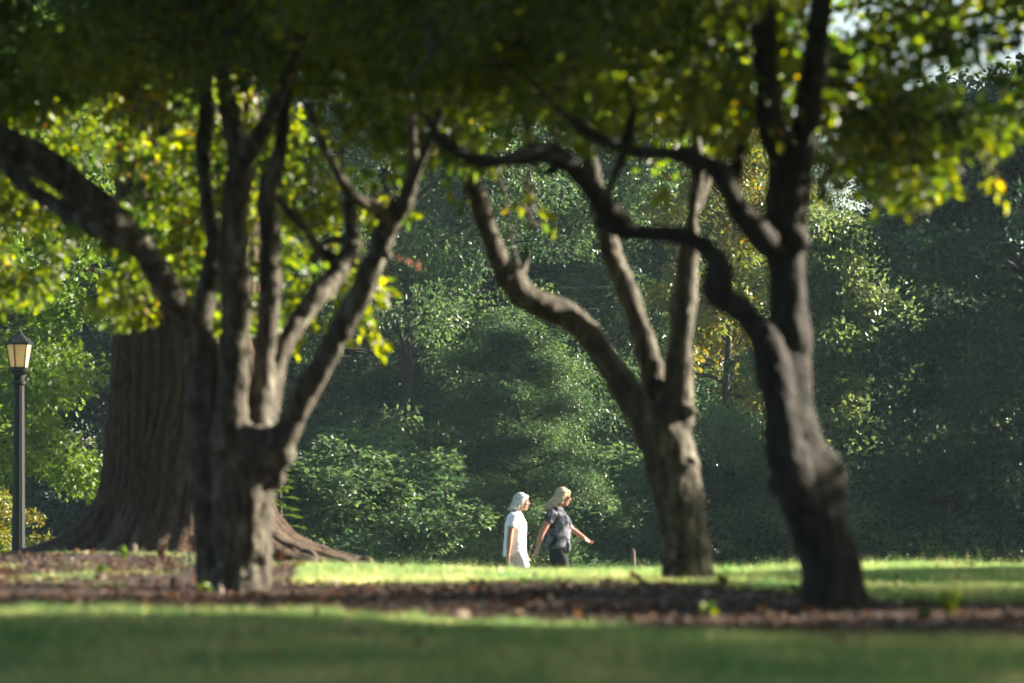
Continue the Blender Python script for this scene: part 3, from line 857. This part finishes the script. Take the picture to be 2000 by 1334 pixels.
# small weeds and plants
def weed(px, D, h, n, label, mat='leaf_front', lf=(.03, .06), spread=.5, name='weed', cat='plant'):
    x = (px - 1000) / FPX * D
    root = empty(name, (x, D, gz(x, D) + .02)); tag(root, label, cat)
    T = Tubes(); Cs = []; Ds = []
    for s in range(max(3, n // 9)):
        az = rng.uniform(0, 6.28); ln = rng.uniform(.1, spread)
        t = np.linspace(0, 1, 5)[:, None]; hh = h * rng.uniform(.6, 1)
        P = np.array([math.cos(az) * ln * hh, math.sin(az) * ln * hh, 0]) * t ** 1.4 + np.array([0, 0, hh]) * t
        T.add(P, np.linspace(.004, .0015, 5), 4)
        for q in range(9):
            f = rng.uniform(.25, 1); Cs.append([np.interp(f, t[:, 0], P[:, c]) for c in range(3)])
            v = rng.normal(size=3); v[2] = abs(v[2]) * .6; Ds.append(v)
    obj('stem', T.mesh('stem', M['twig']), root)
    Cs = np.array(Cs); Ds = np.array(Ds); k = len(Cs); Ls = rng.uniform(*lf, k)
    obj('leaves', leaves('leaves', Cs, Ds, np.array([0, 0, 1.]) + rng.normal(size=(k, 3)) * .4, Ls, Ls * .6, M[mat], rng, fine=True, tint=rng.random(k) * .8), root)
weed(1852, 19.6, .17, 60, 'leafy green seedling in the mulch right of the rightmost trunk')
weed(1800, 19.2, .06, 24, 'tiny low green weed just left of the leafy seedling')
weed(1408, 25.5, .07, 30, 'pale green weed at the foot of the middle trunk', 'leaf_lime')
weed(1383, 20.5, .07, 26, 'faint green weed in the dark mulch below the middle trunk')
weed(400, 25.2, .06, 20, 'low green weed left of the leftmost trunk foot')
weed(372, 34, .26, 50, 'dry straw coloured plant between the oak and the leftmost small tree', 'litter', (.03, .05))
weed(318, 35, .16, 50, 'dry low plant against the dark oak roots', 'litter', (.03, .05))
weed(243, 34.5, .12, 50, 'low green ivy like plant in front of the oak roots', 'leaf_lime')
weed(545, 33, .16, 40, 'dry weed at the edge of the mulch right of the leftmost trunk', 'litter', (.03, .05))
weed(200, 30, .06, 30, 'small yellow green weed in the mulch at the far left', 'leaf_lime')

# small conifer behind the oak roots
cx_, cy_ = (548 - 1000) / FPX * 52, 52.0
con = empty('young_conifer', (cx_, cy_, gz(cx_, cy_))); tag(con, 'feathery young conifer peeping out behind the oak roots', 'tree')
T = Tubes(); T.add(np.array([[0, 0, -.1], [.01, 0, .9], [0, 0, 1.75]]), [.03, .02, .006], 6)
Cs = []; Ds = []
for q in range(30):
    z = .4 + 1.3 * q / 30; az = q * 2.4; L = .42 * (1.15 - q / 30)
    t = np.linspace(0, 1, 5)[:, None]
    P = np.array([0, 0, z]) + np.array([math.cos(az), math.sin(az), .15]) * L * t - np.array([0, 0, .12 * L]) * t ** 2 * 2
    T.add(P, np.linspace(.007, .002, 5), 4)
    for f in np.linspace(.15, 1, 34):
        for sd_ in (-1, 1):
            c = np.array([np.interp(f, t[:, 0], P[:, k]) for k in range(3)]); Cs.append(c)
            Ds.append([math.cos(az) * .7 - sd_ * math.sin(az), math.sin(az) * .7 + sd_ * math.cos(az), rng.normal() * .15])
obj('trunk', T.mesh('trunk', M['twig']), con)
Cs = np.array(Cs); Ds = np.array(Ds); k = len(Cs); Ls = rng.uniform(.06, .10, k)
obj('needles', leaves('needles', Cs, Ds, np.array([0, 0, 1.]) + rng.normal(size=(k, 3)) * .2, Ls, Ls * .22, M['leaf_lime'], rng, tint=rng.random(k)), con)

# wooden stake on the lawn beyond
sx, sy_ = (1237 - 1000) / FPX * 60, 60.0
T = Tubes(); T.add(np.array([[0, 0, -.1], [.005, 0, .4], [-.01, 0, .86], [-.012, 0, .9]]), [.045, .042, .038, .02], 10)
st = obj('wooden_stake', T.mesh('wooden_stake', M['root_bark']), None, (sx, sy_, gz(sx, sy_)))
tag(st, 'short weathered wooden stake on the lawn left of the middle trunk', 'stake')

# ------------------------------------------------------------------ lamp post
M['iron'] = noise_mat('black_iron', (.003, .0045, .0045), (.006, .008, .008), scale=20, rough=.55, bump=.08, spec=.2)
mm, n_, l_ = new_mat('frosted_glass')
out = n_.new("ShaderNodeOutputMaterial"); pr = n_.new("ShaderNodeBsdfPrincipled"); pr.inputs["Base Color"].default_value = (.80, .68, .46, 1); pr.inputs["Roughness"].default_value = .25
tr = n_.new("ShaderNodeBsdfTranslucent"); tr.inputs[0].default_value = (.92, .82, .60, 1); mx = n_.new("ShaderNodeMixShader"); mx.inputs[0].default_value = .62
l_.new(pr.outputs[0], mx.inputs[1]); l_.new(tr.outputs[0], mx.inputs[2]); l_.new(mx.outputs[0], out.inputs[0])
M['frost'] = mm
def lamp():
    D = 60.0; x = (37 - 1000) / FPX * D; z0 = gz(x, D)
    root = empty('lamp_post', (x, D, z0), R(12)); tag(root, 'black lamp post with a glazed hexagonal lantern left of the oak', 'lamp post')
    pxm = FPX / D
    ztop = at(37, 652, D).z - z0; zl = at(37, 722, D).z - z0; zr = at(37, 668, D).z - z0
    def lathe(name, prof, sides, mat, smooth=False, rot=0):
        V = []; F = []
        for (r, z) in prof:
            for j in range(sides):
                a = 2 * math.pi * (j + rot) / sides; V.append((r * math.cos(a), r * math.sin(a), z))
        k = len(prof)
        for i in range(k - 1):
            for j in range(sides):
                F.append((i * sides + j, i * sides + (j + 1) % sides, (i + 1) * sides + (j + 1) % sides, (i + 1) * sides + j))
        F.append(tuple(range(sides))[::-1]); F.append(tuple((k - 1) * sides + j for j in range(sides)))
        return obj(name, py_mesh(name, V, F, mat, smooth), root)
    lathe('post_base', [(.20, -.05), (.20, .12), (.17, .15), (.16, .42), (.13, .48), (.12, .56), (.10, .6)], 12, M['iron'])
    # fluted shaft
    V = []; F = []; sides = 48
    zs = [.58, 1.2, 2.0, zl - .28, zl - .2]; rs_ = [.098, .094, .086, .076, .075]
    for r, z in zip(rs_, zs):
        for j in range(sides):
            a = 2 * math.pi * j / sides; rr = r * (1 - .09 * (0.5 - .5 * math.cos(a * 12))); V.append((rr * math.cos(a), rr * math.sin(a), z))
    for i in range(4):
        for j in range(sides):
            F.append((i * sides + j, i * sides + (j + 1) % sides, (i + 1) * sides + (j + 1) % sides, (i + 1) * sides + j))
    obj('shaft', py_mesh('shaft', V, F, M['iron'], True), root)
    lathe('collar', [(.078, zl - .22), (.10, zl - .20), (.10, zl - .17), (.075, zl - .15), (.08, zl - .08), (.13, zl - .02), (.135, zl), (.12, zl + .012)], 24, M['iron'], False)
    rb, rt = .125, .178
    zt = zr - .035
    def corner(i, r, z):
        a = 2 * math.pi * i / 6; return Vector((r * math.cos(a), r * math.sin(a), z))
    zb_ = zl + .014
    for i in range(6):
        a0, a1 = corner(i, rb - .006, zb_ + .012), corner(i + 1, rb - .006, zb_ + .012); b0, b1 = corner(i, rt - .006, zt), corner(i + 1, rt - .006, zt)
        c = (a0 + a1 + b0 + b1) / 4
        P = [c + (v - c) * .97 for v in (a0, a1, b1, b0)]
        nrm = (P[1] - P[0]).cross(P[3] - P[0]).normalized() * .004
        V = [p - nrm for p in P] + [p + nrm for p in P]
        F = [(3, 2, 1, 0), (4, 5, 6, 7), (0, 1, 5, 4), (1, 2, 6, 5), (2, 3, 7, 6), (3, 0, 4, 7)]
        obj('glass_pane', py_mesh('glass_pane', V, F, M['frost']), root)
        T = Tubes(); T.add(np.array([corner(i, rb, zb_), corner(i, rt, zt)]), [.011, .011], 6)
        obj('lantern_bar', T.mesh('lantern_bar', M['iron'], False), root)
    lathe('lantern_base', [(.118, zb_), (.136, zb_ + .004), (.134, zb_ + .022), (.118, zb_ + .022)], 6, M['iron'])
    rf = lathe('lantern_roof', [(.17, zt), (.205, zt + .002), (.21, zt + .028), (.185, zt + .038), (.10, zt + .11), (.05, zt + .145), (.035, zt + .165)], 6, M['iron'])
    zf = zt + .16
    lathe('finial', [(.038, zf), (.044, zf + .012), (.018, zf + .024), (.014, zf + .035), (.022, zf + .05), (.012, zf + .066), (.003, zf + .085)], 16, M['iron'], True)
    for i in range(6):
        T = Tubes(); a = 2 * math.pi * i / 6; d = np.array([math.cos(a), math.sin(a), 0])
        T.add(np.array([d * .205 + [0, 0, zt + .02], d * .222 + [0, 0, zt + .04], d * .220 + [0, 0, zt + .065], d * .205 + [0, 0, zt + .075]]), [.008, .008, .006, .004], 6)
        obj('roof_curl', T.mesh('roof_curl', M['iron']), root)
lamp()

# ------------------------------------------------------------------ the two walkers
M['skin'] = noise_mat('skin', (.36, .18, .12), (.42, .22, .15), scale=14, rough=.5, bump=.05, spec=.4)
M['skin_pink'] = noise_mat('skin_pink', (.40, .17, .11), (.46, .21, .14), scale=14, rough=.5, bump=.05, spec=.4)
M['white_cloth'] = noise_mat('white_cloth', (.78, .76, .79), (.84, .82, .85), scale=7, rough=.9, bump=.3, dist=.01, spec=.1)
M['pale_cloth'] = noise_mat('pale_cloth', (.55, .52, .56), (.63, .60, .64), scale=9, rough=.9, bump=.3, dist=.01, spec=.1)
M['black_cloth'] = noise_mat('black_cloth', (.010, .010, .012), (.018, .018, .021), scale=12, rough=.85, bump=.2, spec=.15)
M['tie_dye'] = noise_mat('tie_dye_cloth', (.010, .011, .017), (.19, .19, .22), scale=11, rough=.9, bump=.25, dist=.01, spec=.1, detail=3)
M['grey_hair'] = bark_mat('grey_hair', (.28, .28, .265), (.62, .61, .57), scale=(16, 16, 5), bump=.5, dist=.006)
M['blonde_hair'] = bark_mat('blonde_hair', (.26, .19, .12), (.62, .51, .36), scale=(16, 16, 5), bump=.5, dist=.006)
M['lens'] = noise_mat('dark_lens', (.01, .01, .012), (.014, .014, .016), rough=.15, bump=0, spec=.6)
M['eye'] = noise_mat('eye_white', (.6, .6, .6), (.7, .7, .7), rough=.3, bump=0)
M['sole'] = noise_mat('shoe', (.5, .5, .5), (.62, .62, .62), rough=.7, bump=.1)
M['lips'] = noise_mat('lips', (.40, .13, .11), (.45, .16, .13), rough=.45, bump=0)

def hand(T, wr, dirv, palm_n, side, curl=.5, s=1.0):
    """wr wrist point, dirv finger direction, palm_n palm normal, side thumb side"""
    d = np.array(dirv, float); d /= np.linalg.norm(d)
    pn = np.array(palm_n, float); pn -= d * pn.dot(d); pn /= np.linalg.norm(pn)
    sv = np.cross(d, pn) * side
    wr = np.array(wr, float)
    for o_ in (-.026, -.009, .009, .026):
        T.add(np.array([wr + sv * o_ * .6, wr + d * .045 * s + sv * o_, wr + d * .085 * s + sv * o_ * 1.05]), [.014, .0145, .0125], 8)
    for o_, L in ((.028, .068), (.0095, .076), (-.0095, .070), (-.028, .055)):
        p = wr + d * .084 * s + sv * o_
        a = 0; P = [p]
        for q in range(3):
            a += curl * (.55 + .3 * q)
            p = p + (d * math.cos(a) + pn * math.sin(a)) * L * s * (.42, .32, .26)[q]; P.append(p)
        T.add(np.array(P), [.0098, .0092, .0085, .0068], 8); T.ball(P[-1], .0068, nu=8, nv=6)
    p = wr + d * .022 * s + sv * .026; t1_ = p + (d * .6 + sv * .65 + pn * .25) * .038; t2_ = t1_ + (d * .9 + sv * .15 + pn * .35) * .030; t3 = t2_ + (d * .9 - sv * .1 + pn * .35) * .022
    T.add(np.array([p, t1_, t2_, t3]), [.015, .0125, .0105, .008], 8); T.ball(t3, .008, nu=8, nv=6)

def person(label, px, D, pose):
    x = (px - 1000) / FPX * D; z0 = gz(x, D)
    root = empty('person', (x, D, z0 + .005)); tag(root, label, 'person')
    P = pose; T = Tubes()
    hc = np.array(P['head'])          # head centre
    tilt = Matrix.Rotation(P.get('nod', 0), 4, 'Y')
    def hp(v): return hc + np.array(tilt.to_3x3() @ Vector(v))
    # head: cranium, face, jaw, nose, brow, lips, ears
    T.ball(hp((-.012, 0, .028)), (.096, .074, .092), tilt); T.ball(hp((.026, 0, -.02)), (.066, .060, .088), tilt)
    T.ball(hp((.050, 0, -.080)), (.036, .038, .030), tilt); T.ball(hp((.076, 0, -.094)), (.016, .018, .016), tilt)
    T.add(np.array([hp((.086, 0, .018)), hp((.101, 0, -.012)), hp((.108, 0, -.026))]), [.009, .012, .013], 8); T.ball(hp((.100, 0, -.032)), (.012, .017, .009), tilt)
    T.ball(hp((.080, 0, .034)), (.014, .050, .012), tilt)
    for s in (-1, 1):
        T.ball(hp((.062, .034 * s, -.022)), (.026, .020, .024), tilt); T.ball(hp((-.004, .076 * s, -.006)), (.020, .010, .031), tilt)
    T.ball(hp((.088, 0, -.058)), (.011, .022, .007), tilt); T.ball(hp((.086, 0, -.069)), (.011, .020, .007), tilt)
    nk = np.array(P['neck'])
    T.add(np.array([nk + [0, 0, -.05], nk, hc + [-.01, 0, -.06]]), [.062, .055, .052], 12)
    # torso
    T.loft([(cx, 0, z, rx - .012, ry - .012) for (cx, z, rx, ry) in P['torso']])
    for side, s in (('R', -1), ('L', 1)):
        sh_, el_, wr_ = [np.array(v, float) for v in P['arm' + side]]
        T.ball(sh_, .056); T.add(np.array([sh_, (sh_ + el_) / 2, el_]), [.053, .047, .040], 12)
        T.ball(el_, .040); T.add(np.array([el_, el_ * .65 + wr_ * .35, wr_]), [.040, .039, .025], 12); T.ball(wr_, .026)
        hd = P['handdir' + side]; hand(T, wr_, hd, (.75, -s * .35, .1), s * P.get('thumb', 1), P.get('curl', .6))
        hip, kn, an, toe = [np.array(v, float) for v in P['leg' + side]]
        T.ball(hip, .088); T.add(np.array([hip, (hip + kn) / 2, kn]), [.092, .077, .056], 14); T.ball(kn, .057)
        T.add(np.array([kn, kn * .68 + an * .32 + [-.012, 0, 0], an]), [.055, .056, .036], 12); T.ball(an, .037)
    body = fuse('body', T, M[P['skin']], root, .0055, smooth=3, decimate=.45)
    # shoes
    for side in 'RL':
        hip, kn, an, toe = [np.array(v, float) for v in P['leg' + side]]
        S_ = Tubes(); d = toe - an; 
        heel = an + np.array([-.045, 0, -.035]); S_.ball(an + [0, 0, -.025], (.050, .042, .05)); S_.add(np.array([heel, (heel + toe) / 2, toe]), [.040, .044, .036], 12); S_.ball(toe, (.045, .040, .032))
        fuse('shoe', S_, M['sole'], root, .010, smooth=3)
    # eyes, lips
    for s in (-1, 1):
        e = Tubes(); e.ball(hp((.074, .031 * s, .012)), .0125, nu=10, nv=7); obj('eye', e.mesh('eye', M['eye']), root)
    e = Tubes(); e.ball(hp((.0925, 0, -.063)), (.009, .020, .009), tilt, nu=10, nv=7); obj('lips', e.mesh('lips', M['lips']), root)
    # glasses
    G = Tubes()
    for s in (-1, 1):
        for q in range(12):
            a0, a1 = q * math.pi / 6, (q + 1) * math.pi / 6
            G.add(np.array([hp((.098 - .010 * abs(math.cos(a0)), s * .033 + .024 * math.cos(a0), .012 + .019 * math.sin(a0))), hp((.098 - .010 * abs(math.cos(a1)), s * .033 + .024 * math.cos(a1), .012 + .019 * math.sin(a1)))]), [.0022, .0022], 5)
        G.add(np.array([hp((.092, s * .058, .016)), hp((.04, s * .074, .016)), hp((-.01, s * .080, .012))]), [.0028, .0028, .0028], 5)
    G.add(np.array([hp((.100, -.010, .014)), hp((.100, .010, .014))]), [.0025, .0025], 5)
    gl = obj('glasses', G.mesh('glasses', M['lens']), root)
    if P.get('shades'):
        for s in (-1, 1):
            L_ = Tubes(); L_.ball(hp((.096, s * .033, .012)), (.004, .024, .019), tilt, nu=12, nv=7); obj('lens', L_.mesh('lens', M['lens']), gl)
            L_ = Tubes(); L_.ball(hp((.078, s * .058, .012)), (.018, .004, .016), tilt, nu=12, nv=7); obj('lens', L_.mesh('lens', M['lens']), gl)
    # shirt
    T = Tubes(); T.loft([(cx, 0, z, rx + .006, ry + .006) for (cx, z, rx, ry) in P['shirt']])
    for side in 'RL':
        sh_, el_, wr_ = [np.array(v, float) for v in P['arm' + side]]
        e = sh_ + (el_ - sh_) * P['sleeve']
        T.ball(sh_, .069); T.add(np.array([sh_, sh_ + (e - sh_) * .5, e]), [.068, .066, .070], 14)
    for (pts, rad) in P.get('flaps', []): T.add(np.array(pts), rad, 10)
    fuse('shirt', T, M[P['shirtm']], root, .008, smooth=3, disp=[(.07, .022)], decimate=.7)
    # shorts / leggings
    T = Tubes(); T.loft([(cx, 0, z, rx + .004, ry + .004) for (cx, z, rx, ry) in P['torso'] if z < 1.02])
    for side in 'RL':
        hip, kn, an, toe = [np.array(v, float) for v in P['leg' + side]]
        T.ball(hip, .098)
        if P['trouser'] == 'shorts':
            e = hip + (kn - hip) * .70; T.add(np.array([hip, (hip + e) / 2, e]), [.102, .098, .098], 14)
        else:
            T.add(np.array([hip, (hip + kn) / 2, kn]), [.099, .084, .064], 14); T.ball(kn, .065)
            T.add(np.array([kn, kn * .68 + an * .32 + [-.012, 0, 0], an + (kn - an) * .15]), [.063, .063, .046], 12)
    fuse(P['trouser'], T, M[P['trouserm']], root, .009, smooth=3, disp=[(.08, .012)], decimate=.7)
    # hair: cap plus locks
    T = Tubes(); T.ball(hp((-.020, 0, .040)), (.099, .083, .090), tilt); T.ball(hp((-.048, 0, .005)), (.066, .078, .080), tilt)
    rg = np.random.default_rng(len(label))
    for q in range(P['locks']):
        a = R(rg.uniform(40, 320)); s0 = hp((-.02 + .085 * math.cos(a), .078 * math.sin(a), .065 + .03 * math.cos(a)))
        s1 = hp((-.035 + .100 * math.cos(a) * .8, .088 * math.sin(a), -.02)); 
        ln = P['hair_len'] * rg.uniform(.75, 1.1)
        back = P['hair_back']
        f = .35 + .65 * (0.5 - .5 * math.cos(a))
        s2 = s1 + np.array([-back * ln * f, 0, -ln * .5]) + rg.normal(size=3) * .006
        s3 = s1 + np.array([-back * ln * 1.7 * f, -.02 * math.sin(a), -ln]) + rg.normal(size=3) * .018
        if a < R(80) or a > R(280):
            s2 = s1 + (s2 - s1) * .5; s3 = s1 + (s3 - s1) * .45
        rr = catmull([s0, s1, s2, s3], 3)
        T.add(rr, np.linspace(.015, .004, len(rr)) * rg.uniform(.6, 1.15), 6)
    # fringe
    T.ball(hp((.046, 0, .076)), (.044, .056, .032), tilt)
    fuse('hair', T, M[P['hairm']], root, .006, smooth=1, disp=[(.022, .012)], decimate=.8)
    return root

DP = 57.9
person('woman in white T-shirt and pale shorts with short grey hair walking behind', 1008, DP, dict(
    head=(.072, 0, 1.475), nod=.10, neck=(.022, 0, 1.36), skin='skin',
    torso=[(-.005, .80, .120, .155), (-.01, .90, .130, .165), (-.015, 1.0, .120, .145), (-.012, 1.1, .118, .140), (-.012, 1.2, .118, .150), (-.015, 1.27, .095, .150), (-.005, 1.33, .055, .08)],
    shirt=[(-.028, .735, .145, .175), (-.02, .80, .150, .182), (-.015, .90, .150, .180), (-.012, 1.0, .142, .165), (-.008, 1.1, .142, .162), (-.006, 1.2, .135, .168), (-.012, 1.28, .105, .155), (.0, 1.345, .056, .075)],
    armR=((-.045, -.175, 1.265), (-.085, -.225, 1.00), (-.105, -.225, .775)), armL=((-.02, .175, 1.265), (.02, .225, 1.01), (.115, .215, .80)),
    handdirR=(-.12, .02, -1), handdirL=(.35, 0, -1), thumb=1, curl=.45,
    legR=((.01, -.085, .80), (.135, -.085, .47), (.205, -.085, .10), (.33, -.09, .045)), legL=((-.02, .085, .80), (-.01, .085, .44), (-.21, .085, .14), (-.11, .085, .05)),
    sleeve=.50, shirtm='white_cloth', trouser='shorts', trouserm='pale_cloth', hairm='grey_hair', locks=110, hair_len=.10, hair_back=.25))
DP = 57.0
person('woman in dark tie-dyed blouse and black leggings with long blonde hair and sunglasses', 1088, DP, dict(
    head=(.078, 0, 1.515), nod=.22, neck=(.012, 0, 1.395), skin='skin_pink', shades=True,
    torso=[(-.01, .82, .135, .170), (-.015, .92, .145, .180), (-.005, 1.02, .150, .165), (.0, 1.12, .150, .158), (.005, 1.22, .145, .165), (-.015, 1.31, .100, .160), (-.008, 1.37, .056, .08)],
    shirt=[(-.005, .825, .160, .200), (-.01, .90, .170, .205), (.0, 1.0, .175, .195), (.01, 1.1, .178, .185), (.018, 1.2, .165, .180), (-.005, 1.30, .115, .165), (-.005, 1.38, .060, .082)],
    armR=((-.075, -.190, 1.285), (-.205, -.245, 1.03), (-.265, -.235, .835)), armL=((.035, .190, 1.285), (.195, .235, 1.08), (.365, .225, .965)),
    handdirR=(-.28, .03, -1), handdirL=(.8, 0, -.7), thumb=1, curl=.75,
    legR=((.005, -.09, .83), (.13, -.09, .48), (.20, -.09, .10), (.325, -.09, .045)), legL=((-.015, .09, .83), (-.02, .09, .46), (-.23, .09, .15), (-.13, .09, .055)),
    sleeve=.42, shirtm='tie_dye', trouser='leggings', trouserm='black_cloth', hairm='blonde_hair', locks=150, hair_len=.165, hair_back=.47,
    flaps=[([(-.14, -.10, .95), (-.165, -.11, .86), (-.175, -.11, .775)], [.04, .034, .02]), ([(.13, -.10, .95), (.145, -.11, .86), (.15, -.11, .775)], [.04, .034, .02]),
           ([(-.14, .10, .95), (-.165, .11, .86), (-.175, .11, .79)], [.04, .034, .02]), ([(.13, .10, .95), (.145, .11, .86), (.15, .11, .79)], [.04, .034, .02])]))

# ------------------------------------------------------------------ haze
if HAZE_DENSITY > 0:
    V = [(a, b, c) for a in (-236, 236) for b in (-66, 386) for c in (-4.6, 20.5)]
    F = [(0, 1, 3, 2), (4, 6, 7, 5), (0, 4, 5, 1), (2, 3, 7, 6), (0, 2, 6, 4), (1, 5, 7, 3)]
    m, n_, l_ = new_mat('haze')
    out = n_.new("ShaderNodeOutputMaterial"); pv = n_.new("ShaderNodeVolumePrincipled")
    pv.inputs["Color"].default_value = (.62, .88, 1.0, 1); pv.inputs["Density"].default_value = HAZE_DENSITY; pv.inputs["Anisotropy"].default_value = .25
    l_.new(pv.outputs[0], out.inputs["Volume"])
    hz = obj('haze', py_mesh('haze', V, F, m)); tag(hz, kind='stuff')
